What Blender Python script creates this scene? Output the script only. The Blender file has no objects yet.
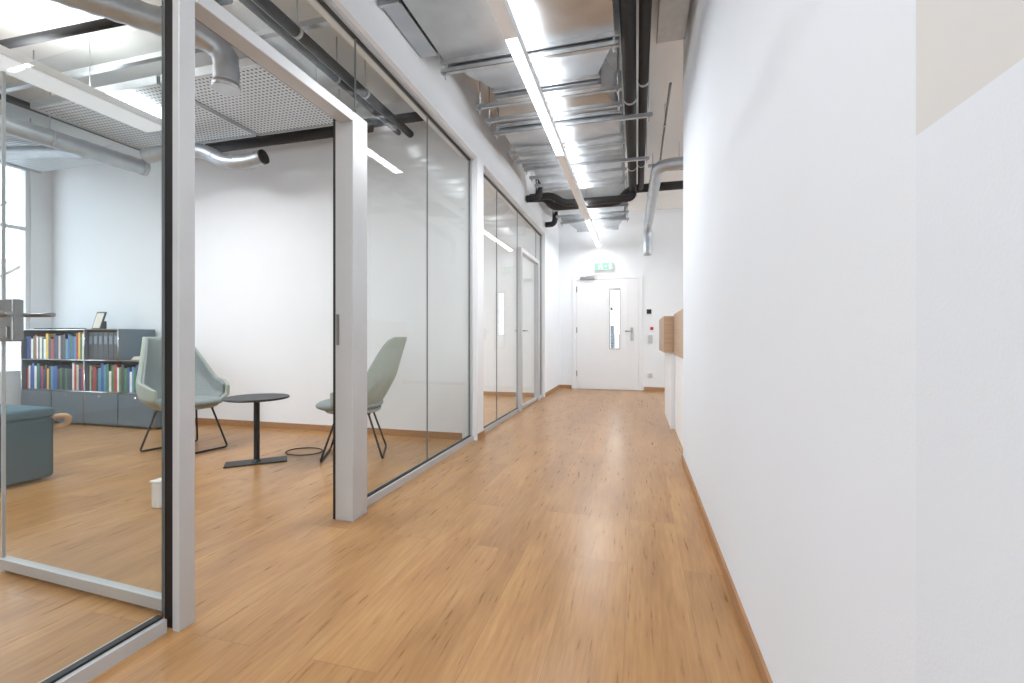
import bpy, math, random
from mathutils import Vector, Matrix
random.seed(7)
S = bpy.context.scene
COL = S.collection
try:
    S.view_settings.view_transform = 'Standard'
    S.view_settings.look = 'None'
except Exception:
    pass

# ---------------------------------------------------------------- materials
def lin(c):
    return tuple(((v/255)/12.92 if v/255 <= .04045 else (((v/255)+.055)/1.055)**2.4) for v in c)

def mat(name, rgb, rough=.5, metal=0., var=.04, nscale=6., bump=0., bscale=80., emis=None, es=0., stretch=None):
    m = bpy.data.materials.new(name); m.use_nodes = True
    nt = m.node_tree; b = nt.nodes['Principled BSDF']
    c = lin(rgb)
    tc = nt.nodes.new('ShaderNodeTexCoord')
    src = tc.outputs['Object']
    if stretch:
        mp = nt.nodes.new('ShaderNodeMapping'); mp.inputs['Scale'].default_value = stretch
        nt.links.new(src, mp.inputs['Vector']); src = mp.outputs['Vector']
    n = nt.nodes.new('ShaderNodeTexNoise'); n.inputs['Scale'].default_value = nscale; n.inputs['Detail'].default_value = 4
    nt.links.new(src, n.inputs['Vector'])
    r = nt.nodes.new('ShaderNodeValToRGB')
    r.color_ramp.elements[0].position = .3; r.color_ramp.elements[1].position = .7
    r.color_ramp.elements[0].color = (*[max(0, v*(1-var)) for v in c], 1)
    r.color_ramp.elements[1].color = (*[min(1, v*(1+var)) for v in c], 1)
    nt.links.new(n.outputs['Fac'], r.inputs['Fac'])
    nt.links.new(r.outputs['Color'], b.inputs['Base Color'])
    b.inputs['Roughness'].default_value = rough
    b.inputs['Metallic'].default_value = metal
    if bump > 0:
        n2 = nt.nodes.new('ShaderNodeTexNoise'); n2.inputs['Scale'].default_value = bscale; n2.inputs['Detail'].default_value = 3
        nt.links.new(src, n2.inputs['Vector'])
        bp = nt.nodes.new('ShaderNodeBump'); bp.inputs['Strength'].default_value = bump; bp.inputs['Distance'].default_value = .01
        nt.links.new(n2.outputs['Fac'], bp.inputs['Height']); nt.links.new(bp.outputs['Normal'], b.inputs['Normal'])
    if emis:
        b.inputs['Emission Color'].default_value = (*lin(emis), 1); b.inputs['Emission Strength'].default_value = es
    return m

M_wall = mat('white_paint', (240, 243, 246), .85, var=.008, nscale=3, bump=.05, bscale=200)
M_wallr = mat('white_paint_cool', (232, 238, 246), .8, var=.01, nscale=1.5, bump=.05, bscale=200)
M_wallr2 = mat('white_panel_cool', (229, 236, 245), .8, var=.01, nscale=1.5, bump=.05, bscale=200)
M_beige = mat('greige_paint', (220, 220, 219), .85, var=.01)
M_ceil = mat('ceiling_plaster', (238, 236, 233), .9, var=.02, nscale=2)
M_alu = mat('aluminium_frame', (196, 198, 200), .38, .2, var=.02)
M_alud = mat('brushed_steel', (150, 150, 148), .3, .9, var=.05)
M_black = mat('black_gasket', (28, 28, 30), .5, var=.1)
M_joint = mat('clear_joint_tape', (120, 126, 128), .4, var=.05)
M_blackpipe = mat('black_pipe_insulation', (34, 34, 36), .6, var=.15, nscale=20, bump=.1)
M_galv = mat('galvanised_sheet', (188, 191, 194), .3, .88, var=.07, nscale=7, bump=.02, bscale=3)
M_galv2 = mat('zinc_channel', (192, 196, 200), .36, .75, var=.08, nscale=15)
M_spiral = mat('spiral_duct_zinc', (184, 190, 196), .4, .6, var=.08, nscale=14)
M_doorw = mat('white_lacquer', (240, 241, 243), .45, var=.008)
M_skirt = mat('oak_skirting', (170, 128, 90), .5, var=.12, nscale=5, stretch=(8, 1, 8))
M_counter = mat('oak_veneer', (186, 156, 128), .5, var=.1, nscale=4, stretch=(1, 1, 14))
M_white = mat('white_plastic', (240, 240, 240), .4, var=.01)
M_shell = mat('greygreen_felt', (172, 180, 171), .95, var=.08, nscale=90, bump=.3, bscale=300)
M_lining = mat('bluegrey_felt', (148, 157, 157), .95, var=.08, nscale=90, bump=.3, bscale=300)
M_teal = mat('teal_wool', (72, 102, 114), .95, var=.1, nscale=90, bump=.3, bscale=250)
M_tan = mat('pale_wood_tab', (196, 158, 124), .6, var=.1)
M_dark = mat('dark_powdercoat', (30, 34, 38), .45, var=.1)
M_shelf = mat('bluegrey_sheetmetal', (96, 112, 124), .4, var=.03)
M_shelfd = mat('anthracite_sheetmetal', (44, 50, 56), .5, var=.05)
M_chrome = mat('chrome', (200, 200, 200), .12, 1., var=.02)
M_led = mat('led_diffuser', (255, 255, 255), .5, emis=(255, 253, 250), es=6.)
M_ledoff = mat('white_diffuser', (244, 246, 248), .5, var=.01)
M_roomlamp = mat('lamp_diffuser', (235, 240, 245), .5, emis=(240, 246, 255), es=.35)
M_green = mat('green_sign', (130, 190, 158), .5, emis=(140, 215, 175), es=.2)
M_red = mat('red_plastic', (190, 30, 26), .4)
M_page = mat('paper', (232, 226, 212), .8, var=.05, nscale=60)
M_switch = mat('switch_rocker', (196, 198, 200), .4, var=.01)
M_bench = mat('window_frame_white', (230, 233, 236), .5, var=.01)
M_bark = mat('tree_bark', (160, 152, 144), .9, var=.3, nscale=12, bump=.5)
M_facade = mat('grey_facade', (205, 207, 210), .9, var=.05, nscale=2)

def glass_mat(name, tint, f0=.022, f1=.5):
    m = bpy.data.materials.new(name); m.use_nodes = True
    nt = m.node_tree; nt.nodes.clear(); L = nt.links
    o = nt.nodes.new('ShaderNodeOutputMaterial')
    t = nt.nodes.new('ShaderNodeBsdfTransparent'); t.inputs['Color'].default_value = (*tint, 1)
    g = nt.nodes.new('ShaderNodeBsdfGlossy'); g.inputs['Roughness'].default_value = 0
    lw = nt.nodes.new('ShaderNodeLayerWeight'); lw.inputs['Blend'].default_value = .5
    pw = nt.nodes.new('ShaderNodeMath'); pw.operation = 'POWER'; pw.inputs[1].default_value = 5
    ma = nt.nodes.new('ShaderNodeMath'); ma.operation = 'MULTIPLY_ADD'; ma.inputs[1].default_value = f1; ma.inputs[2].default_value = f0
    L.new(lw.outputs['Facing'], pw.inputs[0]); L.new(pw.outputs[0], ma.inputs[0])
    mx = nt.nodes.new('ShaderNodeMixShader')
    L.new(ma.outputs[0], mx.inputs[0]); L.new(t.outputs[0], mx.inputs[1]); L.new(g.outputs[0], mx.inputs[2])
    L.new(mx.outputs[0], o.inputs['Surface'])
    return m
M_glass = glass_mat('partition_glass', (.972, .985, .982))
M_winglass = glass_mat('window_glass', (.98, .99, 1))

def floor_mat():
    m = bpy.data.materials.new('oak_plank_floor'); m.use_nodes = True
    nt = m.node_tree; b = nt.nodes['Principled BSDF']; L = nt.links
    tc = nt.nodes.new('ShaderNodeTexCoord')
    mp = nt.nodes.new('ShaderNodeMapping'); mp.inputs['Rotation'].default_value = (0, 0, math.radians(90))
    L.new(tc.outputs['Object'], mp.inputs['Vector'])
    br = nt.nodes.new('ShaderNodeTexBrick')
    br.inputs['Scale'].default_value = 1; br.inputs['Brick Width'].default_value = 1.4; br.inputs['Row Height'].default_value = .235
    br.inputs['Mortar Size'].default_value = .001; br.inputs['Mortar Smooth'].default_value = .6; br.offset = .37; br.offset_frequency = 2
    br.inputs['Color1'].default_value = (0, 0, 0, 1); br.inputs['Color2'].default_value = (1, 1, 1, 1); br.inputs['Mortar'].default_value = (.5, .5, .5, 1)
    L.new(mp.outputs[0], br.inputs['Vector'])
    off = nt.nodes.new('ShaderNodeVectorMath'); off.operation = 'SCALE'; off.inputs['Scale'].default_value = 7.3
    L.new(br.outputs['Color'], off.inputs[0])
    add = nt.nodes.new('ShaderNodeVectorMath'); add.operation = 'ADD'
    L.new(mp.outputs[0], add.inputs[0]); L.new(off.outputs[0], add.inputs[1])
    def noise(scale, s, det, rg, dist):
        st = nt.nodes.new('ShaderNodeMapping'); st.inputs['Scale'].default_value = scale
        L.new(add.outputs[0], st.inputs['Vector'])
        n = nt.nodes.new('ShaderNodeTexNoise'); n.inputs['Scale'].default_value = s; n.inputs['Detail'].default_value = det
        n.inputs['Roughness'].default_value = rg; n.inputs['Distortion'].default_value = dist
        L.new(st.outputs[0], n.inputs['Vector']); return n
    n1 = noise((2.4, 30, 1), 2.4, 5, .55, .1)
    n2 = noise((1.0, 4.0, 1), 1.6, 3, .45, .5)
    av = nt.nodes.new('ShaderNodeMix'); av.inputs[0].default_value = .5
    L.new(n1.outputs['Fac'], av.inputs[2]); L.new(n2.outputs['Fac'], av.inputs[3])
    cr = nt.nodes.new('ShaderNodeValToRGB')
    e = cr.color_ramp.elements
    e[0].position = .3; e[0].color = (*lin((152, 110, 66)), 1)
    e[1].position = .7; e[1].color = (*lin((196, 153, 102)), 1)
    k = e.new(.5); k.color = (*lin((176, 131, 83)), 1)
    L.new(av.outputs[0], cr.inputs['Fac'])
    mr = nt.nodes.new('ShaderNodeMapRange'); mr.inputs['To Min'].default_value = .93; mr.inputs['To Max'].default_value = 1.07
    L.new(br.outputs['Color'], mr.inputs['Value'])
    mul = nt.nodes.new('ShaderNodeVectorMath'); mul.operation = 'SCALE'
    L.new(cr.outputs[0], mul.inputs[0]); L.new(mr.outputs[0], mul.inputs['Scale'])
    mx = nt.nodes.new('ShaderNodeMix'); mx.data_type = 'RGBA'
    L.new(br.outputs['Fac'], mx.inputs[0]); L.new(mul.outputs[0], mx.inputs[6]); mx.inputs[7].default_value = (*lin((134, 96, 60)), 1)
    L.new(mx.outputs[2], b.inputs['Base Color'])
    rr = nt.nodes.new('ShaderNodeMapRange'); rr.inputs['To Min'].default_value = .24; rr.inputs['To Max'].default_value = .34
    L.new(n1.outputs['Fac'], rr.inputs['Value']); L.new(rr.outputs[0], b.inputs['Roughness'])
    return m
M_floor = floor_mat()

def perf_mat():
    m = bpy.data.materials.new('perforated_sheet'); m.use_nodes = True
    nt = m.node_tree; b = nt.nodes['Principled BSDF']; L = nt.links
    tc = nt.nodes.new('ShaderNodeTexCoord')
    v = nt.nodes.new('ShaderNodeTexVoronoi'); v.inputs['Scale'].default_value = 26; v.inputs['Randomness'].default_value = 0
    v.voronoi_dimensions = '2D'
    L.new(tc.outputs['Object'], v.inputs['Vector'])
    cr = nt.nodes.new('ShaderNodeValToRGB'); e = cr.color_ramp.elements
    e[0].position = .24; e[0].color = (*lin((70, 78, 86)), 1); e[1].position = .3; e[1].color = (*lin((220, 227, 233)), 1)
    L.new(v.outputs['Distance'], cr.inputs['Fac']); L.new(cr.outputs[0], b.inputs['Base Color'])
    b.inputs['Roughness'].default_value = .4; b.inputs['Metallic'].default_value = .15
    return m
M_perf = perf_mat()

# ---------------------------------------------------------------- mesh helpers
def mk(name, verts, faces, m, smooth=False):
    vs = [Vector(v) for v in verts]
    lo = Vector([min(v[i] for v in vs) for i in range(3)]); hi = Vector([max(v[i] for v in vs) for i in range(3)])
    c = (lo+hi)/2
    me = bpy.data.meshes.new(name); me.from_pydata([v-c for v in vs], [], faces); me.update()
    if smooth:
        for p in me.polygons: p.use_smooth = True
    o = bpy.data.objects.new(name, me); o.location = c
    me.materials.append(m); COL.objects.link(o)
    return o

BF = [(0, 3, 2, 1), (4, 5, 6, 7), (0, 1, 5, 4), (1, 2, 6, 5), (2, 3, 7, 6), (3, 0, 4, 7)]
def boxes(name, lst, m, bevel=0.):
    V = []; F = []
    for (x0, x1, y0, y1, z0, z1) in lst:
        k = len(V)
        V += [(x0, y0, z0), (x1, y0, z0), (x1, y1, z0), (x0, y1, z0), (x0, y0, z1), (x1, y0, z1), (x1, y1, z1), (x0, y1, z1)]
        F += [tuple(i+k for i in f) for f in BF]
    o = mk(name, V, F, m)
    if bevel > 0:
        md = o.modifiers.new('bevel', 'BEVEL'); md.width = bevel; md.segments = 3; md.limit_method = 'ANGLE'
    return o
def box(name, x0, x1, y0, y1, z0, z1, m, bevel=0.):
    return boxes(name, [(x0, x1, y0, y1, z0, z1)], m, bevel)

def fillet(pts, r, n=6):
    pts = [Vector(p) for p in pts]
    if r <= 0 or len(pts) < 3: return pts
    out = [pts[0]]
    for i in range(1, len(pts)-1):
        a, b, c = pts[i-1], pts[i], pts[i+1]
        ra = min(r, (a-b).length*.49); rc = min(r, (c-b).length*.49)
        p = b+(a-b).normalized()*ra; q = b+(c-b).normalized()*rc
        for k in range(n+1):
            t = k/n
            out.append(p*(1-t)**2+b*2*t*(1-t)+q*t*t)
    out.append(pts[-1]); return out

def sweep(name, pts, r, m, segs=14, fil=0., closed=False, ribs=0., amp=.045, per=3):
    P = fillet(pts, fil)
    if ribs > 0:
        Q = []
        for i in range(len(P)-1):
            a, b = P[i], P[i+1]; n = max(1, int(round((b-a).length/ribs)))
            for k in range(n): Q.append(a.lerp(b, k/n))
        Q.append(P[-1]); P = Q
    n = len(P); V = []; F = []
    T = []
    for i in range(n):
        if closed: t = P[(i+1) % n]-P[i-1]
        else: t = P[min(i+1, n-1)]-P[max(i-1, 0)]
        T.append(t.normalized())
    up = Vector((0, 0, 1)) if abs(T[0].z) < .9 else Vector((1, 0, 0))
    nrm = (up-T[0]*up.dot(T[0])).normalized()
    for i in range(n):
        nrm = (nrm-T[i]*nrm.dot(T[i])).normalized(); bi = T[i].cross(nrm)
        rr = r*(1.0 if (ribs == 0 or i % per) else 1+amp)
        for k in range(segs):
            a = 2*math.pi*k/segs
            V.append(P[i]+(nrm*math.cos(a)+bi*math.sin(a))*rr)
    rng = n if closed else n-1
    for i in range(rng):
        for k in range(segs):
            a = i*segs+k; b = i*segs+(k+1) % segs; c = ((i+1) % n)*segs+(k+1) % segs; d = ((i+1) % n)*segs+k
            F.append((a, b, c, d))
    if not closed:
        F.append(tuple(range(segs-1, -1, -1))); F.append(tuple(range((n-1)*segs, n*segs)))
    o = mk(name, V, F, m)
    for p in o.data.polygons:
        if len(p.vertices) == 4: p.use_smooth = True
    return o

def lathe(name, prof, center, m, segs=32):
    V = []; F = []
    for (r, z) in prof:
        for k in range(segs):
            a = 2*math.pi*k/segs; V.append((center[0]+r*math.cos(a), center[1]+r*math.sin(a), center[2]+z))
    n = len(prof)
    for i in range(n-1):
        for k in range(segs):
            F.append((i*segs+k, i*segs+(k+1) % segs, (i+1)*segs+(k+1) % segs, (i+1)*segs+k))
    F.append(tuple(range(segs-1, -1, -1))); F.append(tuple(range((n-1)*segs, n*segs)))
    return mk(name, V, F, m)

def tag(o, label, cat, group=None):
    o['label'] = label; o['category'] = cat
    if group: o['group'] = group
    return o
def thing(name, loc, label=None, cat=None, group=None, rot=0.):
    e = bpy.data.objects.new(name, None); e.empty_display_size = .1
    e.location = loc; e.rotation_euler = (0, 0, rot); COL.objects.link(e)
    if label: tag(e, label, cat, group)
    return e
def child(p, *os):
    for o in os:
        w = p; off = Vector((0, 0, 0))
        while w: off += w.location; w = w.parent
        o.parent = p; o.location = o.location-off
def childl(p, *os):
    for o in os: o.parent = p
def struct(o):
    o['kind'] = 'structure'; return o

H = 3.42
GX = -1.57
# ---------------------------------------------------------------- shell
struct(box('floor', -7.6, 4.7, -3.2, 13.0, -.12, 0, M_floor))
struct(box('ceiling', -7.6, 4.7, -3.2, 13.0, H, H+.15, M_ceil))
struct(boxes('wall_left', [(-1.66, -1.50, -3.0, 9.1, 2.76, 3.2), (-1.64, -1.52, -3.0, 9.1, 3.2, H),
                           (-1.66, -1.50, 7.66, 9.1, 0, 2.76)], M_wall))
struct(box('wall_back_room', -7.4, -1.50, 4.24, 4.42, 0, 2.76, M_wall))
struct(box('wall_back_room_upper', -7.4, -1.66, 4.24, 4.42, 2.76, H, M_wall))
struct(box('wall_side_room', -7.4, -1.66, 7.66, 7.8, 0, H, M_wall))
struct(box('wall_right', .36, .54, .735, 3.94, 0, H, M_wallr))
struct(box('wall_right_near', .36, .54, -3.0, .735, 0, 1.27, M_wallr2))
struct(box('wall_right_upper', .36, .54, -3.0, .735, 1.27, H, M_beige))
struct(box('wall_reception_side', .54, 4.5, 3.76, 3.94, 0, H, M_wall))
wx0, wx1, wz0, wz1 = -.50, -.33, .80, 1.94
struct(boxes('wall_far', [(-7.4, wx0, 9.1, 9.3, 0, H), (wx1, 4.5, 9.1, 9.3, 0, H), (wx0, wx1, 9.1, 9.3, 0, wz0), (wx0, wx1, 9.1, 9.3, wz1, H)], M_wall))
def window_wall(name, x, sgn, spans, y0, y1, zs, zt):
    xa, xb = min(x, x+sgn*.2), max(x, x+sgn*.2)
    lst = [(xa, xb, y0, y1, 0, zs), (xa, xb, y0, y1, zt, H)]
    ys = y0
    for (a, b) in spans:
        lst.append((xa, xb, ys, a, zs, zt)); ys = b
    lst.append((xa, xb, ys, y1, zs, zt))
    return struct(boxes(name, lst, M_wall))
window_wall('wall_window_side', -7.4, -1, [(.8, 4.02), (4.7, 7.4)], -3.0, 9.1, .55, 3.15)
window_wall('wall_reception_window', 4.5, 1, [(4.3, 8.7)], 3.76, 9.1, .6, 3.0)
struct(boxes('wall_rear', [(-7.4, -1.5, -3.2, -3.0, 0, H), (-1.5, .36, -3.2, -3.0, 0, .1), (-1.5, .36, -3.2, -3.0, 3.3, H), (.36, 4.5, -3.2, -3.0, 0, H)], M_wall))
def window(name, x, y0, y1, z0, z1, n, trans=()):
    w = struct(thing(name, (x, (y0+y1)/2, z0)))
    t = .045; L = [(x-.025, x+.025, y0, y1, z0, z0+t), (x-.025, x+.025, y0, y1, z1-t, z1)]
    for i in range(n+1):
        yy = y0+(y1-y0-t)*i/n; L.append((x-.025, x+.025, yy, yy+t, z0, z1))
    for tz in trans: L.append((x-.02, x+.02, y0, y1, tz, tz+.045))
    f = boxes('window_frame', L, M_bench); g = box('window_pane', x-.008, x+.008, y0+.02, y1-.02, z0+.02, z1-.02, M_winglass)
    child(w, f, g)
window('window_1', -7.44, .8, 4.02, .55, 3.15, 3, (2.35,))
window('window_3', -7.44, 4.7, 7.4, .55, 3.15, 3, (2.35,))
window('window_4', 4.6, 4.3, 8.7, .6, 3.0, 4)
struct(box('baseboard_right', .349, .36, -3.0, 3.95, 0, .055, M_skirt))
struct(box('baseboard_right_end', .349, .54, 3.94, 3.95, 0, .055, M_skirt))
struct(boxes('baseboard_far', [(-1.5, -1.25, 9.085, 9.1, 0, .07), (.13, 4.5, 9.085, 9.1, 0, .07)], M_skirt))
struct(box('baseboard_left', -1.5, -1.487, 7.66, 9.1, 0, .07, M_skirt))
struct(box('baseboard_back_room', -7.4, -1.66, 4.225, 4.24, 0, .065, M_skirt))
struct(box('baseboard_partition_end', -1.5, -1.487, 4.24, 4.42, 0, .065, M_skirt))
struct(box('baseboard_side_room', -7.4, -1.66, 7.645, 7.66, 0, .065, M_skirt))
def tree(x, y, h, seed):
    rnd = random.Random(seed)
    e = thing('tree', (x, y, 0), 'bare leafless tree outside the window', 'tree', 'bare trees outside the window')
    child(e, sweep('trunk', [(x, y, -.1), (x+.05, y+.03, h*.5), (x-.05, y, h)], .09, M_bark, segs=10, fil=.5))
    for i in range(14):
        z = h*(.25+.7*i/14); a = rnd.uniform(0, 6.28); l = rnd.uniform(.6, 1.5)
        p1 = (x+.3*l*math.cos(a), y+.3*l*math.sin(a), z+.3*l); p2 = (x+l*math.cos(a+.3), y+l*math.sin(a+.3), z+.9*l)
        child(e, sweep('branch', [(x, y, z), p1, p2], .022, M_bark, segs=6, fil=.2))
tree(-10.5, 4.7, 6, 1); tree(-11.5, 3.2, 6.5, 2)
tag(boxes('building', [(-22, -20, 2, 16, -.1, 3.6)]+[(-20, -19.95, 3+1.8*i, 4+1.8*i, .8, 2.6) for i in range(7)], M_facade), 'pale grey building facade across the street', 'building')
struct(box('ground', -24, -7.6, -8, 18, -.25, -.12, M_facade))

# ---------------------------------------------------------------- glazed partition
def pane(name, y0, y1, z0=.045, z1=2.735):
    w = struct(thing(name, (GX, (y0+y1)/2, z0)))
    g = box('glass_pane', GX-.005, GX+.005, y0+.0015, y1-.0015, z0, z1, M_glass)
    s = boxes('glass_joint', [(GX-.005, GX+.0055, y1-.0015, y1+.0015, z0, z1)], M_joint)
    child(w, g, s)
pane('window_5', -1.6, -.2); pane('window_6', -.2, 1.21)
pane('window_7', 2.325, 3.27); pane('window_8', 3.27, 4.2)
pane('window_9', 4.45, 5.1); pane('window_10', 5.1, 6.05)
pane('window_11', 7.24, 7.63)
pane('window_12', 1.21, 2.325, 2.235, 2.735)
pane('window_13', 6.05, 7.24, 2.235, 2.735)
struct(boxes('trim_1', [(-1.60, -1.54, -3.0, 1.2, 0, .045), (-1.60, -1.54, 2.32, 4.24, 0, .045), (-1.60, -1.54, 4.42, 6.05, 0, .045), (-1.60, -1.54, 7.24, 7.66, 0, .045)], M_alu))
struct(boxes('trim_2', [(-1.60, -1.535, -3.0, 4.24, 2.735, 2.762), (-1.60, -1.535, 4.42, 7.66, 2.735, 2.762)], M_alu))
struct(boxes('trim_3', [(-1.582, -1.558, -3.0, 1.2, .045, .053), (-1.582, -1.558, 2.32, 4.24, .045, .053), (-1.582, -1.558, 4.42, 6.05, .045, .053),
                        (-1.582, -1.558, -3.0, 4.24, 2.727, 2.735), (-1.582, -1.558, 4.42, 7.66, 2.727, 2.735)], M_black))
struct(boxes('trim_4', [(-1.59, -1.55, 4.215, 4.24, .045, 2.735), (-1.59, -1.55, 4.42, 4.445, .045, 2.735), (-1.59, -1.55, 7.635, 7.66, .045, 2.735)], M_alu))
struct(boxes('trim_5', [(-1.53, -1.50, 1.21, 1.27, 0, 2.235), (-1.60, -1.49, 2.185, 2.325, 0, 2.235), (-1.575, -1.49, 1.27, 2.185, 2.18, 2.235)], M_alu, .003))
struct(boxes('trim_6', [(-1.585, -1.51, 6.05, 6.11, 0, 2.235), (-1.585, -1.51, 7.18, 7.24, 0, 2.235), (-1.585, -1.51, 6.11, 7.18, 2.175, 2.235)], M_alu, .004))
struct(boxes('trim_7', [(-1.618, -1.60, 2.19, 2.26, 0, 2.235), (-1.578, -1.53, 1.222, 1.25, 0, 2.235), (-1.59, -1.575, 1.27, 2.19, 2.19, 2.225)], M_black))
struct(boxes('trim_8', [(-1.595, -1.575, 2.184, 2.187, .96, 1.13)], M_alud))

def leaf(name, loc, rot, L, stile=.012, gasket=True):
    d = struct(thing(name, loc, rot=rot))
    fr = boxes('leaf_frame', [(0, stile, -.018, .018, .012, 2.15), (L-.005, L, -.007, .007, .055, 2.15), (stile, L, -.016, .016, .012, .055)], M_alu, .002)
    gl = box('leaf_glass', stile, L-.006, -.005, .005, .055, 2.15, M_glass)
    childl(d, fr, gl)
    if gasket: childl(d, boxes('leaf_gasket', [(stile, stile+.006, -.012, .012, .055, 2.15)], M_black))
    h = boxes('lock_case', [(L-.105, L-.01, -.02, .02, .985, 1.165)], M_alud, .006)
    childl(d, h)
    for s in (-1, 1):
        lv = sweep('door_handle', [(L-.06, s*.02, 1.1), (L-.06, s*.07, 1.1), (L-.2, s*.07, 1.1)], .0095, M_alud, fil=.02)
        rs = box('key_rosette', L-.08, L-.04, min(s*.02, s*.027), max(s*.02, s*.027), 1.0, 1.05, M_alud, .004)
        childl(d, lv, rs)
    return d
leaf('door_1', (-1.60, 1.285, 0), math.radians(180-3), 1.04)
leaf('door_2', (-1.56, 7.178, 0), math.radians(270), 1.06, gasket=False)

# ---------------------------------------------------------------- far door
DT = 2.20
d = struct(thing('door_3', (-.56, 9.1, 0)))
fr = boxes('door_frame', [(-1.22, -1.15, 9.07, 9.1, 0, DT), (.03, .1, 9.07, 9.1, 0, DT), (-1.15, .03, 9.07, 9.1, DT-.06, DT)], M_doorw, .003)
Z1 = DT-.065
lf = boxes('door_leaf', [(-1.148, wx0, 9.076, 9.1, .008, Z1), (wx1, .028, 9.076, 9.1, .008, Z1), (wx0, wx1, 9.076, 9.1, .008, wz0), (wx0, wx1, 9.076, 9.1, wz1, Z1)], M_doorw)
wf = boxes('vision_frame', [(wx0-.015, wx0, 9.066, 9.078, wz0-.015, wz1+.015), (wx1, wx1+.015, 9.066, 9.078, wz0-.015, wz1+.015), (wx0, wx1, 9.066, 9.078, wz0-.015, wz0), (wx0, wx1, 9.066, 9.078, wz1, wz1+.015)], M_alud)
wg = box('vision_glass', wx0, wx1, 9.08, 9.09, wz0, wz1, M_glass)
pl = box('handle_plate', -.115, -.065, 9.066, 9.076, .95, 1.2, M_alud, .003)
lv = sweep('door_handle', [(-.09, 9.07, 1.13), (-.09, 9.02, 1.13), (-.22, 9.02, 1.13)], .011, M_alud, fil=.02)
cl = boxes('door_closer', [(-1.07, -.8, 9.02, 9.07, 2.145, 2.2), (-.95, -.65, 9.03, 9.05, 2.205, 2.215)], M_alud, .004)
hg = boxes('door_hinge', [(-1.155, -1.135, 9.06, 9.078, .25, .36), (-1.155, -1.135, 9.06, 9.078, 1.1, 1.21), (-1.155, -1.135, 9.06, 9.078, 1.9, 2.01)], M_alud)
child(d, fr, lf, wf, wg, pl, lv, cl, hg)
struct(box('wall_beyond', -3, 3, 12.6, 12.7, 0, 1.1, M_wall))
e = thing('filing_cabinet', (-.5, 11.2, 0), 'dark filing cabinet seen through door window', 'cabinet')
child(e, box('cabinet_body', -.85, -.52, 11.0, 11.5, 0, 1.3, M_shelf), boxes('cabinet_drawer', [(-.84, -.53, 10.98, 11.0, .05+.42*i, .44+.42*i) for i in range(3)], M_shelf))
e = thing('pendant_lamp', (-.66, 11.6, 1.7), 'dark pendant lamp seen through door window', 'lamp')
child(e, lathe('lamp_shade', [(.1, 0), (.09, .06), (.03, .12), (.01, .13)], (-.66, 11.6, 1.68), M_dark), sweep('lamp_cord', [(-.66, 11.6, 1.8), (-.66, 11.6, H)], .005, M_dark, segs=8))

e = thing('exit_sign', (-.6, 9.05, 2.30), 'pale green illuminated exit sign with white running figure above door', 'sign')
b = box('sign_housing', -.80, -.44, 9.03, 9.1, 2.31, 2.46, M_white, .004)
f = box('sign_face', -.79, -.45, 9.026, 9.03, 2.32, 2.45, M_green)
fy0, fy1 = 9.023, 9.026; q = -.02
head = box('figure_head', -.685, -.665, fy0, fy1, 2.44+q, 2.458+q, M_white)
V2 = [(-.73, 2.41), (-.70, 2.432), (-.665, 2.436), (-.64, 2.415), (-.625, 2.42), (-.635, 2.402), (-.655, 2.412), (-.66, 2.395), (-.635, 2.378), (-.64, 2.35), (-.655, 2.35), (-.655, 2.372), (-.68, 2.385), (-.70, 2.365), (-.73, 2.362), (-.73, 2.376), (-.705, 2.38), (-.685, 2.415), (-.70, 2.418), (-.72, 2.4)]
body = mk('running_figure', [(x, fy0, z+q) for x, z in V2], [tuple(range(len(V2)))], M_white)
dw = box('doorway_mark', -.52, -.475, fy0, fy1, 2.35+q, 2.45+q, M_white)
arr = mk('arrow', [(x, fy0, z+q) for x, z in ((-.60, 2.398), (-.58, 2.398), (-.58, 2.385), (-.555, 2.406), (-.58, 2.427), (-.58, 2.414), (-.60, 2.414))], [(0, 1, 2, 3, 4, 5, 6)], M_white)
child(e, b, f, head, body, dw, arr)

def device(name, x, z, w, h, face, label, cat):
    e = thing(name, (x, 9.1, z-h/2), label, cat)
    a = box('plate', x-w/2, x+w/2, 9.085, 9.1, z-h/2, z+h/2, M_white, .003)
    c = box('face', x-w/2+.012, x+w/2-.012, 9.078, 9.085, z-h/2+.012, z+h/2-.012, face, .002)
    child(e, a, c)
device('access_reader', .22, 1.5, .11, .11, M_dark, 'small black access reader on white wall', 'card reader')
device('light_switch', .24, .98, .1, .18, M_switch, 'white double light switch on wall', 'light switch')
device('alarm_button', .27, 1.18, .08, .08, M_red, 'small red alarm button on white wall', 'alarm button')
device('wall_socket', .25, .3, .09, .09, M_switch, 'white wall socket low on wall', 'socket')

# ---------------------------------------------------------------- reception counter
c = thing('reception_counter', (.7, 4.75, 0), 'white reception counter with straight oak veneer top band', 'counter')
child(c, box('counter_base', .40, .95, 4.15, 5.28, 0, .82, M_doorw, .004), box('counter_ledge', .385, .95, 4.12, 5.28, .82, 1.255, M_counter))
c = thing('reception_counter', (.7, 5.9, 0), 'white reception counter with projecting oak veneer front', 'counter')
child(c, box('counter_base', .355, .95, 5.32, 6.4, 0, .84, M_doorw, .004), box('counter_ledge', .285, .95, 5.30, 6.42, .84, 1.24, M_counter))

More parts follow.
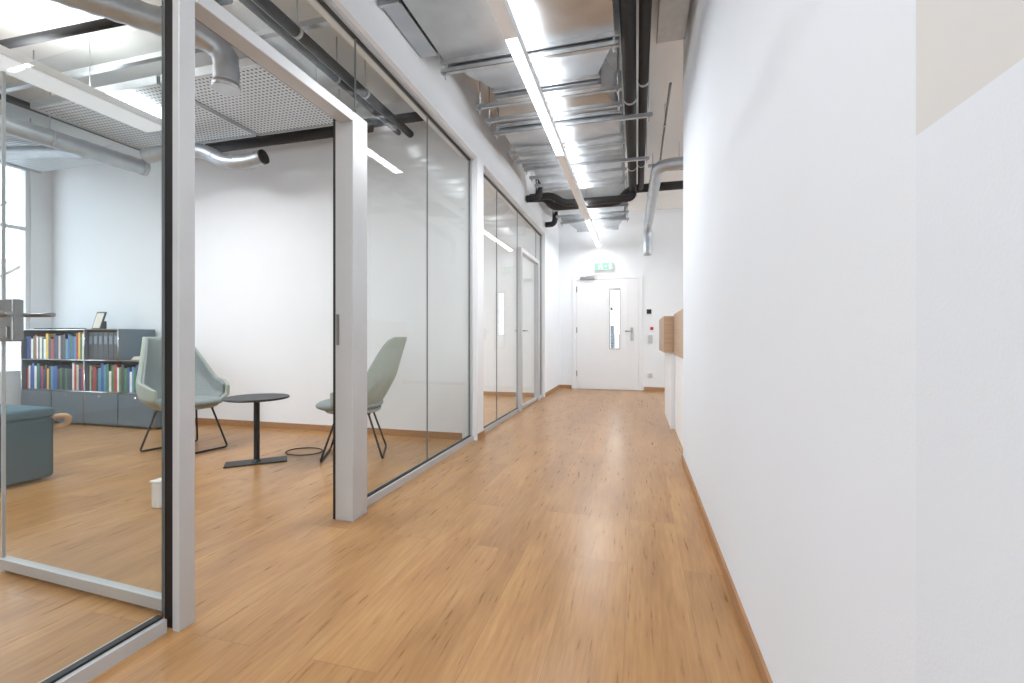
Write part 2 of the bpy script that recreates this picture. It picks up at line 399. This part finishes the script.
# ---------------------------------------------------------------- linear light in corridor
e = thing('linear_light', (-.71, 5.6, 2.75), 'long slim white linear ceiling light with lit and unlit sections', 'ceiling light')
hx = .036
hs = boxes('light_housing', [(-.71-hx-.004, -.71-hx, -2, 8.95, 2.75, 2.80), (-.71+hx, -.71+hx+.004, -2, 8.95, 2.75, 2.80), (-.71-hx-.004, -.71+hx+.004, -2, 8.95, 2.80, 2.81)], M_white)
child(e, hs)
segs = [(-2, -.9, 0), (-.9, .9, 1), (.9, 2.6, 0), (2.6, 4.38, 1), (4.38, 6.9, 0), (6.9, 8.95, 1)]
for (a, b_, on) in segs:
    o = box('diffuser', -.71-hx, -.71+hx, a+.002, b_-.002, 2.752, 2.775, M_led if on else M_ledoff)
    child(e, o)
for y in (.3, 2.44, 4.63, 6.7, 8.7):
    w = sweep('suspension_rod', [(-.71, y, 2.81), (-.71, y, H)], .003, M_alud, segs=8); child(e, w)
CC = (.96, .982, 1)
def area(loc, sx, sy, power, color=CC, rot=(0, 0, 0)):
    l = bpy.data.lights.new('lamp', 'AREA'); l.shape = 'RECTANGLE'; l.size = sx; l.size_y = sy; l.energy = power; l.color = color
    o = bpy.data.objects.new('lamp', l); o.location = loc; o.rotation_euler = rot; COL.objects.link(o); return o
area((-.71, 0, 2.745), .07, 1.8, 18); area((-.71, 3.5, 2.745), .07, 1.76, 28); area((-.71, 7.9, 2.745), .07, 1.9, 18)
for y0, y1 in ((-1, 2.0), (2.2, 4.4), (4.6, 6.6), (6.9, 8.8)):
    area((-.71, (y0+y1)/2, 2.82), .07, y1-y0, 14, rot=(math.pi, 0, 0))  # added upward fill along the housing, unlit sections too, to brighten the ceiling
area((-4.2, 1.9, 2.87), .24, 2.5, 66); area((-4.2, 1.9, 2.95), .24, 2.5, 34, rot=(math.pi, 0, 0))  # pendant's own light, then an added upward fill for the room ceiling
area((-4.2, 6.0, 2.87), .24, 2.5, 80)  # added fill with no fixture, brightens the second room

# ---------------------------------------------------------------- corridor ducts
def duct(label, xa0, xa1, xb0, xb1, y0, y1, z0, z1, crease=.012, zb0=None, zb1=None):
    zb0 = z0 if zb0 is None else zb0; zb1 = z1 if zb1 is None else zb1
    e = thing('air_duct', ((xa0+xa1)/2, (y0+y1)/2, z0), label, 'duct')
    V = [(xa0, y0, z0), (xa1, y0, z0), (xb1, y1, zb0), (xb0, y1, zb0), (xa0, y0, z1), (xa1, y0, z1), (xb1, y1, zb1), (xb0, y1, zb1),
         ((xa0+xa1+xb0+xb1)/4, (y0+y1)/2, (z0+zb0)/2-crease)]
    F = [(0, 8, 1), (1, 8, 2), (2, 8, 3), (3, 8, 0), (4, 5, 6, 7), (0, 1, 5, 4), (1, 2, 6, 5), (2, 3, 7, 6), (3, 0, 4, 7)]
    o = mk('duct_body', V, F, M_galv); child(e, o)
    for (x0, x1, y, za, zb) in ((xa0, xa1, y0+.015, z0, z1), (xb0, xb1, y1-.015, zb0, zb1)):
        t = .028
        f = boxes('duct_flange', [(x0-t, x1+t, y-.008, y+.008, za-t, za), (x0-t, x1+t, y-.008, y+.008, zb, zb+t), (x0-t, x0, y-.008, y+.008, za, zb), (x1, x1+t, y-.008, y+.008, za, zb)], M_galv2)
        child(e, f)
    for r in range(2):
        xx = xa0+.2 if r == 0 else xa1-.2
        child(e, sweep('threaded_rod', [(xx, (y0+y1)/2, min(z1, zb1)), (xx, (y0+y1)/2, H)], .005, M_galv2, segs=8))
    return e
lb = 'galvanised rectangular air duct under corridor ceiling'
duct(lb, -1.32, -.14, -1.32, -.14, .6, 1.86, 2.97, 3.28)
duct(lb, -1.32, -.14, -1.32, -.14, 1.94, 3.04, 2.97, 3.28)
duct('tapering galvanised duct reducer under corridor ceiling', -1.30, -.14, -1.12, -.30, 3.10, 3.62, 2.97, 3.28, .0, 3.04, 3.25)
duct('widening galvanised duct piece under corridor ceiling', -1.12, -.30, -1.24, -.16, 3.68, 4.1, 3.03, 3.28, .0, 2.98, 3.28)
duct(lb, -1.24, -.16, -1.24, -.16, 4.18, 5.14, 2.98, 3.28)
duct(lb, -1.2, -.18, -1.2, -.18, 5.22, 6.1, 3.0, 3.28)
duct(lb, -1.2, -.2, -1.2, -.2, 6.97, 7.7, 3.0, 3.28)
duct(lb, -1.2, -.2, -1.05, -.35, 7.78, 8.6, 3.0, 3.28)
e = thing('damper_box', (-1.43, 2.8, 3.0), 'small galvanised damper box beside the main duct', 'duct')
a = box('damper_body', -1.485, -1.36, 2.45, 3.0, 3.0, 3.22, M_galv); f = boxes('damper_flange', [(-1.49, -1.355, 2.44, 2.46, 2.98, 3.24)], M_galv2)
r = sweep('threaded_rod', [(-1.42, 2.7, 3.22), (-1.42, 2.7, H)], .005, M_galv2, segs=8)
child(e, a, f, r)
def hanger(x0, x1, y, z, label='zinc channel hanger on threaded rods below ductwork'):
    e = thing('channel_hanger', ((x0+x1)/2, y, z), label, 'bracket', 'channel hangers under the corridor ducts')
    ch = boxes('channel', [(x0, x1, y-.018, y+.018, z, z+.003), (x0, x1, y-.018, y-.015, z, z+.03), (x0, x1, y+.015, y+.018, z, z+.03)], M_galv2)
    child(e, ch)
    for xx in (x0+.03, x1-.03):
        child(e, sweep('threaded_rod', [(xx, y, z-.04), (xx, y, H)], .005, M_galv2, segs=8))
        child(e, box('hanger_nut', xx-.012, xx+.012, y-.012, y+.012, z-.012, z, M_galv2))
for (y, x0, x1, z) in ((1.9, -1.37, -.115, 2.9), (3.07, -1.36, -.115, 2.9), (3.65, -1.3, -.115, 2.92), (3.9, -1.3, -.115, 2.92), (4.14, -1.3, .13, 2.91), (4.66, -1.3, -.115, 2.92), (4.9, -1.3, -.115, 2.92), (5.18, -1.26, .13, 2.93), (5.45, -1.26, -.115, 2.93), (5.75, -1.26, -.115, 2.93), (6.93, -1.25, -.12, 2.93), (7.3, -1.25, -.12, 2.93), (7.74, -1.25, -.12, 2.93)):
    hanger(x0, x1, y, z)

def pipe(name, pts, r, m, label, cat='pipe', fil=.1, rods=(), ribs=0., segs=16, endm=None, amp=.045, per=3):
    e = thing(name, Vector(pts[0]), label, cat)
    child(e, sweep('pipe_run', pts, r, m, segs=segs, fil=fil, ribs=ribs, amp=amp, per=per))
    for p in rods:
        child(e, sweep('threaded_rod', [(p[0], p[1], p[2]+r*.8), (p[0], p[1], H)], .005, M_galv2, segs=8))
        child(e, sweep('pipe_clamp', [(p[0], p[1]-.012, p[2]), (p[0], p[1]+.012, p[2])] if p[3] == 'y' else [(p[0]-.012, p[1], p[2]), (p[0]+.012, p[1], p[2])], r+.005, M_galv2, segs=16))
    if endm:
        a, b = Vector(pts[-2]), Vector(pts[-1]); dd = (b-a).normalized()
        child(e, sweep('end_cap', [b-dd*.03, b+dd*.012], r*1.1, endm, segs=20))
    return e
pipe('insulated_pipe', [(-.055, .0, 3.02), (-.055, 6.45, 3.02), (-.055, 6.45, 2.9), (-1.0, 6.45, 2.9), (-1.15, 6.45, 3.02), (-1.48, 6.45, 3.02)], .05, M_blackpipe, 'black insulated pipe running along the corridor ceiling', rods=[(-.055, 2.0, 3.02, 'y'), (-.055, 4.0, 3.02, 'y'), (-.055, 5.6, 3.02, 'y')])
pipe('insulated_pipe', [(.05, .0, 3.04), (.05, 6.55, 3.04), (.05, 6.55, 3.32)], .038, M_blackpipe, 'thinner black insulated pipe running beside its twin', rods=[(.05, 2.0, 3.04, 'y'), (.05, 3.8, 3.04, 'y'), (.05, 5.6, 3.04, 'y')])
pipe('insulated_pipe', [(-1.48, 6.7, 3.08), (-1.3, 6.7, 3.08), (-1.2, 6.7, 2.93), (-.25, 6.7, 2.93), (-.1, 6.7, 3.1), (1.6, 6.7, 3.1)], .058, M_blackpipe, 'thick black insulated pipe crossing the corridor with bends', fil=.12, rods=[(.7, 6.7, 3.1, 'x'), (-.8, 6.7, 2.93, 'x')])
pipe('insulated_pipe', [(-1.48, 6.22, 2.93), (-1.3, 6.22, 2.93), (-1.3, 6.22, 3.3)], .05, M_blackpipe, 'black insulated pipe elbow turning up at the wall', fil=.1)
pipe('insulated_pipe', [(.32, 6.0, 3.12), (1.6, 6.0, 3.12)], .05, M_blackpipe, 'short thick black insulated pipe toward reception', rods=[(.5, 6.0, 3.12, 'x')])
pipe('spiral_pipe', [(1.6, 5.3, 2.9), (.22, 5.3, 2.9), (.17, 8.0, 2.84), (.17, 8.0, 2.38)], .065, M_spiral, 'silver ventilation pipe turning along the corridor', fil=.18, rods=[(.2, 6.3, 2.88, 'y')], ribs=.05)
pipe('conduit', [(.28, 4.2, 3.2), (.28, 9.08, 3.2)], .012, M_alud, 'thin grey electrical conduit under ceiling', rods=[(.28, 5, 3.2, 'y'), (.28, 8, 3.2, 'y')])
pipe('conduit', [(.14, 6.3, 3.26), (1.5, 6.3, 3.26)], .02, M_alud, 'grey conduit crossing under the ceiling', rods=[(.6, 6.3, 3.26, 'x')])
pipe('insulated_pipe', [(-1.48, 7.6, 2.9), (-1.32, 7.6, 2.9), (-1.32, 7.6, 3.3)], .045, M_blackpipe, 'black insulated pipe elbow beside the ductwork', fil=.1)
e = thing('cable_tray', (.2, 3, 3.2), 'perforated metal cable tray under ceiling by the wall', 'cable tray')
child(e, boxes('tray', [(.14, .34, -1, 3.6, 3.2, 3.204), (.14, .144, -1, 3.6, 3.2, 3.25), (.336, .34, -1, 3.6, 3.2, 3.25)], M_galv2))
for y in (0, 1.6, 3.3): child(e, sweep('threaded_rod', [(.24, y, 3.2), (.24, y, H)], .005, M_galv2, segs=8))

# ---------------------------------------------------------------- room ceiling
pipe('insulated_pipe', [(-2.2, -1, 3.05), (-2.2, 4.2, 3.05)], .036, M_blackpipe, 'black insulated pipe along meeting room ceiling', rods=[(-2.2, 1.5, 3.05, 'y'), (-2.2, 2.6, 3.05, 'y'), (-2.2, 3.4, 3.05, 'y')])
pipe('insulated_pipe', [(-2.33, -1, 3.08), (-2.33, 4.2, 3.08)], .026, M_blackpipe, 'thinner black pipe along meeting room ceiling', rods=[(-2.33, 1.5, 3.08, 'y'), (-2.33, 3.2, 3.08, 'y')])
pipe('insulated_pipe', [(-5.2, 4.05, 3.14), (-1.8, 4.05, 3.14)], .045, M_blackpipe, 'black insulated pipe beside the room end wall', rods=[(-3, 4.05, 3.14, 'x'), (-4.2, 4.05, 3.14, 'x')])
pipe('insulated_pipe', [(-5.0, 3.88, 3.02), (-2.45, 3.88, 3.02)], .055, M_blackpipe, 'thick black insulated pipe beside the room end wall', rods=[(-2.8, 3.88, 3.02, 'x'), (-4.4, 3.88, 3.02, 'x')])
pipe('insulated_pipe', [(-5.85, -.5, 3.28), (-5.75, 4.2, 3.28)], .035, M_blackpipe, 'black insulated pipe running toward the end wall', rods=[(-5.8, 1.9, 3.28, 'y')])
pipe('insulated_pipe', [(-7.3, 2.2, 3.16), (-2.5, 2.35, 3.16)], .03, M_blackpipe, 'thin black pipe crossing the meeting room ceiling', rods=[(-4.8, 2.28, 3.16, 'x')])
pipe('flexible_duct', [(-4.7, 3.45, 2.80), (-4.4, 3.52, 2.86), (-4.12, 3.6, 2.85), (-3.95, 3.65, 2.74), (-3.7, 3.68, 2.73), (-3.52, 3.7, 2.77)], .062, M_spiral, 'flexible ribbed silver duct ending in a black collar', 'duct', fil=.12, ribs=.022, amp=.16, per=2, rods=[], endm=M_black)
pipe('spiral_pipe', [(-3.9, .7, 2.93), (-2.60, 2.42, 2.93), (-2.60, 2.42, 2.64)], .075, M_spiral, 'spiral silver duct with segmented elbow turned down', fil=.2, ribs=.05, amp=.07, per=2, rods=[(-3.32, 1.467, 2.93, 'y')], endm=M_galv2)
pipe('spiral_pipe', [(-5.6, -.5, 2.86), (-5.2, 3.8, 2.86)], .078, M_spiral, 'long spiral silver duct with round outlet', fil=.1, ribs=.07, amp=.06, per=2, rods=[(-5.44, 1.2, 2.86, 'y'), (-5.27, 3.0, 2.86, 'y')], endm=M_galv2)
pipe('spiral_pipe', [(-7.3, 3.0, 2.92), (-6.0, 3.3, 2.92), (-5.42, 3.4, 2.9)], .065, M_spiral, 'spiral silver branch duct toward the window', fil=.1, ribs=.05)
for i, (x0, x1) in enumerate(((-5.05, -3.62), (-3.58, -2.5))):
    e = thing('acoustic_panel', ((x0+x1)/2, 3.25, 3.0), 'white perforated metal ceiling panel on rods', 'ceiling panel', 'perforated ceiling panels')
    child(e, box('perforated_sheet', x0, x1, 2.75, 3.7, 3.0, 3.012, M_perf))
    child(e, boxes('panel_edge', [(x0-.012, x0, 2.75, 3.7, 2.985, 3.05), (x1, x1+.012, 2.75, 3.7, 2.985, 3.05), (x0, x1, 2.738, 2.75, 2.985, 3.05), (x0, x1, 3.7, 3.712, 2.985, 3.05)], M_galv2))
    for xx in (x0+.1, x1-.1): child(e, sweep('threaded_rod', [(xx, 3.3, 3.01), (xx, 3.3, H)], .005, M_galv2, segs=8))
x0, x1 = -7.0, -5.9
e = thing('acoustic_panel', ((x0+x1)/2, 2.2, 3.1), 'white perforated metal ceiling panel on rods', 'ceiling panel', 'perforated ceiling panels')
child(e, box('perforated_sheet', x0, x1, .9, 3.9, 3.02, 3.032, M_perf), boxes('panel_edge', [(x0-.012, x0, .9, 3.9, 3.0, 3.06), (x1, x1+.012, .9, 3.9, 3.0, 3.06)], M_galv2))
for yy in (1.2, 3.5): child(e, sweep('threaded_rod', [((x0+x1)/2, yy, 3.03), ((x0+x1)/2, yy, H)], .005, M_galv2, segs=8))
e = thing('pendant_light', (-4.2, 2.0, 2.88), 'long flat white rectangular pendant lamp', 'ceiling light')
child(e, box('lamp_housing', -4.34, -4.06, .6, 3.2, 2.885, 2.94, M_white, .004), box('lamp_diffuser', -4.325, -4.075, .62, 3.18, 2.878, 2.885, M_roomlamp))
for y in (.9, 2.65): child(e, sweep('suspension_rod', [(-4.2, y, 2.94), (-4.2, y, H)], .003, M_alud, segs=8))
e = thing('strut_rail', (-3, 2.7, 3.1), 'galvanised mounting rail crossing the room ceiling', 'bracket')
child(e, boxes('channel', [(-5.7, -1.8, 2.66, 2.70, 3.13, 3.17)], M_galv2))
for x in (-5.6, -4.9, -3.1, -2): child(e, sweep('threaded_rod', [(x, 2.68, 3.15), (x, 2.68, H)], .005, M_galv2, segs=8))

# ---------------------------------------------------------------- chairs
def smooth(a, b, x):
    t = max(0, min(1, (x-a)/(b-a))); return t*t*(3-2*t)
def shell_surface(name, m, inset, phimax, t0, thick, zcap=0.):
    NS, NT = 52, 16; V = []; F = []
    for i in range(NS+1):
        phi = -phimax+2*phimax*i/NS; ap = abs(phi)
        top = 1.01-.39*smooth(44, 82, ap)-.06*smooth(82, 125, ap)-zcap
        for j in range(NT+1):
            t = t0+(1-t0)*j/NT
            z = .40+(top-.40)*t
            hz = (z-.40)/.6
            k = .62+.38*min(1, (t*2.2))**.6
            a = (.25-inset)*k; b = (.325-inset)*k*(1-.5*max(0, hz-.36))
            ph = math.radians(phi)
            x = -a*math.cos(ph)*(1.3 if ap > 90 else 1.0)-.17*hz*(1-smooth(30, 100, ap))
            y = b*math.copysign(abs(math.sin(ph))**.85, ph)
            V.append((x, y, z))
    W = NT+1
    for i in range(NS):
        for j in range(NT):
            F.append((i*W+j, (i+1)*W+j, (i+1)*W+j+1, i*W+j+1))
    o = mk(name, V, F, m, smooth=True)
    s = o.modifiers.new('solid', 'SOLIDIFY'); s.thickness = thick; s.offset = 0
    bv = o.modifiers.new('bevel', 'BEVEL'); bv.width = thick*.4; bv.segments = 3; bv.limit_method = 'ANGLE'; bv.angle_limit = math.radians(50)
    return o
def pad(name, a, b, z0, z1, m, cx=0.):
    V = []; F = []; n = 40
    prof = [(.0, z0), (.86, z0), (.96, z0+.25*(z1-z0)), (1, (z0+z1)/2), (.97, z0+.78*(z1-z0)), (.88, z1-.004), (.5, z1+.004), (.0, z1+.006)]
    for (s, z) in prof:
        for k in range(n):
            t = 2*math.pi*k/n; c = math.cos(t); sn = math.sin(t)
            V.append((cx+a*max(s, .001)*math.copysign(abs(c)**.6, c), b*max(s, .001)*math.copysign(abs(sn)**.6, sn), z))
    for i in range(len(prof)-1):
        for k in range(n):
            F.append((i*n+k, i*n+(k+1) % n, (i+1)*n+(k+1) % n, (i+1)*n+k))
    return mk(name, V, F, m, smooth=True)
def armchair(loc, rot, label):
    e = thing('lounge_chair', loc, label, 'chair', 'lounge chairs around the side table', rot)
    childl(e, shell_surface('shell', M_shell, 0, 118, 0, .026))
    childl(e, shell_surface('backrest_lining', M_lining, .027, 108, .08, .02, .012))
    childl(e, pad('seat_pan', .225, .22, .375, .415, M_shell, .01))
    childl(e, pad('seat_cushion', .27, .24, .408, .465, M_lining, .04))
    for s in (1, -1):
        top = .12; bot = .24
        childl(e, sweep('sled_leg', [(s*top, -.16, .38), (s*bot, -.235, .009), (s*bot, .235, .009), (s*top, .16, .38)], .0085, M_dark, segs=10, fil=.03))
    childl(e, boxes('leg_mount', [(-.14, .14, -.17, -.15, .365, .38), (-.14, .14, .15, .17, .365, .38)], M_dark))
    return e
armchair((-3.90, 3.2, 0), math.radians(-12), 'high-backed grey felt lounge chair beside the bookshelf')
armchair((-2.34, 3.47, 0), math.radians(180+27), 'high-backed grey felt lounge chair beside the glass wall')

tx, ty = -2.95, 3.03
e = thing('side_table', (tx, ty, 0), 'round black side table with slim column and flat base', 'table')
tp = lathe('table_top', [(.225, 0), (.238, .004), (.24, .012), (.235, .018)], (tx, ty, .51), M_dark, 48)
cp = lathe('column', [(.04, 0), (.022, .02), (.022, .49), (.05, .495), (.05, .503)], (tx, ty, .008), M_dark)
a = math.radians(42)
def P(r, w, z): return (tx+math.cos(a)*r-math.sin(a)*w, ty+math.sin(a)*r+math.cos(a)*w, z)
V = [P(-.22, -.085, 0), P(.22, -.085, 0), P(.22, .085, 0), P(-.22, .085, 0), P(-.22, -.085, .01), P(.22, -.085, .01), P(.22, .085, .01), P(-.22, .085, .01)]
child(e, tp, cp, mk('table_base', V, BF, M_dark))
pts = [(-2.82+.16*math.cos(2*math.pi*k/28), 3.42+.13*math.sin(2*math.pi*k/28), .005) for k in range(28)]
tag(sweep('floor_cable', pts, .004, M_black, segs=8, closed=True), 'black cable coiled in a ring on wooden floor', 'cable')
e = thing('floor_socket_post', (-2.72, 2.08, 0), 'small white socket post standing on floor', 'socket')
child(e, box('post', -2.755, -2.695, 2.05, 2.11, 0, .15, M_white, .01), box('post_cap', -2.76, -2.69, 2.045, 2.115, .15, .163, M_white, .004))

e = thing('upholstered_pouf', (-4.35, 2.0, 0), 'blocky teal wool pouf with pale wooden tab', 'pouf')
child(e, box('pouf_body', -4.72, -4.02, 1.62, 2.32, .015, .44, M_teal, .025), box('pouf_cushion', -4.725, -4.015, 1.615, 2.325, .44, .51, M_teal, .025))
child(e, sweep('wooden_tab', [(-4.06, 2.30, .43), (-4.04, 2.39, .435), (-4.03, 2.41, .41), (-4.04, 2.40, .37), (-4.06, 2.30, .35)], .02, M_tan, segs=10, fil=.03))
child(e, boxes('pouf_glide', [(-4.68, -4.62, 1.66, 1.72, 0, .016), (-4.15, -4.09, 1.66, 1.72, 0, .016), (-4.68, -4.62, 2.22, 2.28, 0, .016), (-4.15, -4.09, 2.22, 2.28, 0, .016)], M_dark))

e = thing('radiator', (-7.3, 2.3, 0), 'white panel radiator below the window', 'radiator')
child(e, box('radiator_panel', -7.34, -7.26, 1.2, 3.4, .1, .5, M_white, .01), boxes('radiator_fins', [(-7.262, -7.255, 1.24+.06*i, 1.27+.06*i, .13, .47) for i in range(35)], M_white),
      boxes('radiator_foot', [(-7.33, -7.27, 1.5, 1.54, 0, .12), (-7.33, -7.27, 3.0, 3.04, 0, .12)], M_white))

# ---------------------------------------------------------------- bookshelf
YF, YB = 3.80, 4.20
xs = [-7.15, -6.10, -5.05]
e = thing('bookshelf', (-6.1, 4.0, 0), 'low blue-grey modular metal bookshelf with stepped top', 'bookshelf')
tk = .012; L = []
for z in (.02, .38, .74): L.append((xs[0], xs[2], YF, YB, z, z+tk))
L.append((xs[0], -5.58, YF, YB, 1.09, 1.09+tk))
for x in xs: L.append((x-tk/2, x+tk/2, YF, YB, .02, .752))
for x in (xs[0], xs[1], -5.58): L.append((x-tk/2, x+tk/2, YF, YB, .74, 1.1))
L.append((xs[0], xs[2], YB-tk, YB, .02, .75)); L.append((xs[0], -5.58, YB-tk, YB, .74, 1.1))
child(e, boxes('shelf_body', L, M_shelf))
R = []
for z in (.386, .746): R.append([(xs[0], YF-.004, z), (xs[2], YF-.004, z)])
R.append([(xs[0], YF-.004, 1.096), (-5.58, YF-.004, 1.096)])
for x in xs: R.append([(x, YF-.004, .0), (x, YF-.004, .746)])
for x in (xs[0], xs[1], -5.58): R.append([(x, YF-.004, .746), (x, YF-.004, 1.096)])
for p in R: child(e, sweep('shelf_tube', p, .007, M_chrome, segs=10))
for i in range(2):
    for s in range(2):
        xa = xs[i]+.525*s+.008; xb = xa+.509
        dr = box('cabinet_door', xa, xb, YF-.012, YF, .035, .375, M_shelf, .003); child(e, dr)
        kn = lathe('door_knob', [(.012, 0), (.012, .01), (.008, .016)], ((xa+xb)/2, YF-.016, .33), M_chrome, 16); child(dr, kn)

BC = [(226, 226, 222), (24, 50, 110), (30, 80, 160), (176, 44, 40), (225, 225, 225), (50, 50, 56), (226, 190, 50), (80, 140, 165), (60, 120, 60), (230, 230, 226), (34, 110, 84), (30, 90, 170), (20, 28, 56), (40, 44, 50), (200, 190, 165)]
BM = [mat('book_cover_%d' % i, c_, .5, var=.12, nscale=14) for i, c_ in enumerate(BC)]
CN = ['white', 'navy', 'blue', 'red', 'white', 'charcoal', 'yellow', 'light blue', 'leaf green', 'white', 'green', 'bright blue', 'dark navy', 'black', 'cream']
def book(x, w, h, dp, z, mi, group):
    y0 = YF+.03; c_ = .003
    o = boxes('book', [(x, x+c_, y0, y0+dp, z, z+h), (x+w-c_, x+w, y0, y0+dp, z, z+h), (x, x+w, y0-.002, y0+c_, z, z+h), (x+c_, x+w-c_, y0+c_, y0+dp-.004, z+.003, z+h-.004)], BM[mi])
    o.data.materials.append(M_page)
    for p in o.data.polygons[18:24]: p.material_index = 1
    tag(o, '%s hardback book standing upright on metal shelf' % CN[mi], 'book', group)
def row(xa, xb, z, hmax, group, stop=.0):
    x = xa; last = -1
    while True:
        w = random.uniform(.024, .046)
        if x+w > xb-stop: break
        mi = random.randrange(len(BM))
        while mi == last: mi = random.randrange(len(BM))
        last = mi
        book(x, w, random.uniform(.23, hmax), random.uniform(.16, .22), z, mi, group); x += w+.0015
row(-7.12, -6.14, .753, .32, 'books on the upper shelf')
row(-7.12, -6.14, .393, .32, 'books on the middle shelf')
row(-6.07, -5.08, .393, .32, 'books on the middle shelf', .02)
x = -6.08
while x+.078 < -5.6:
    e = thing('box_file', (x+.038, YF+.15, .753), 'dark grey box file with spine label on shelf', 'box file', 'box files on the upper shelf')
    child(e, box('file_case', x, x+.076, YF+.02, YF+.3, .753, 1.07, M_shelfd, .003))
    child(e, box('spine_label', x+.016, x+.06, YF+.018, YF+.02, .93, 1.02, M_shelf))
    x += .079
e = thing('picture_frame', (-6.15, 4.0, 1.102), 'small light framed print leaning on the bookshelf', 'picture frame')
V = [(-6.22, 3.94, 1.104), (-6.08, 3.94, 1.104), (-6.08, 4.0, 1.31), (-6.22, 4.0, 1.31), (-6.22, 3.955, 1.102), (-6.08, 3.955, 1.102), (-6.08, 4.015, 1.308), (-6.22, 4.015, 1.308)]
child(e, mk('frame', V, [(0, 1, 2, 3), (7, 6, 5, 4), (0, 4, 5, 1), (1, 5, 6, 2), (2, 6, 7, 3), (3, 7, 4, 0)], M_dark))
V = [(-6.208, 3.9415, 1.118), (-6.092, 3.9415, 1.118), (-6.092, 3.9945, 1.295), (-6.208, 3.9945, 1.295)]
child(e, mk('print', V, [(0, 1, 2, 3)], M_page))
child(e, boxes('easel_back', [(-6.16, -6.14, 4.0, 4.05, 1.104, 1.2)], M_shelfd))
o = boxes('magazine', [(-6.75, -6.5, 3.86, 4.08, 1.104, 1.112), (-6.74, -6.51, 3.87, 4.07, 1.112, 1.12)], M_shelfd); tag(o, 'dark magazines lying flat on bookshelf top', 'magazine')
o = boxes('paper_stack', [(-5.5, -5.25, 3.88, 4.12, .755, .773), (-5.49, -5.27, 3.89, 4.1, .773, .79)], M_page); tag(o, 'stack of papers lying on lower shelf top', 'papers')
o = boxes('notebook', [(-7.05, -6.8, 3.86, 4.08, 1.104, 1.12)], BM[13], .002); tag(o, 'black notebook lying flat on bookshelf top', 'notebook')

# ---------------------------------------------------------------- world & light
w = bpy.data.worlds.new('World'); S.world = w; w.use_nodes = True
nt = w.node_tree; bg = nt.nodes['Background']
bg.inputs['Color'].default_value = (.86, .935, 1, 1); bg.inputs['Strength'].default_value = 4.3

# ---------------------------------------------------------------- camera
cd = bpy.data.cameras.new('Camera'); cam = bpy.data.objects.new('Camera', cd); COL.objects.link(cam)
cam.location = (0, 0, 1.0); cam.rotation_euler = (math.radians(90), 0, math.radians(15.2))
cd.sensor_width = 36; cd.lens = 16.17; cd.shift_y = -3.5/1024; cd.clip_start = .02
S.camera = cam
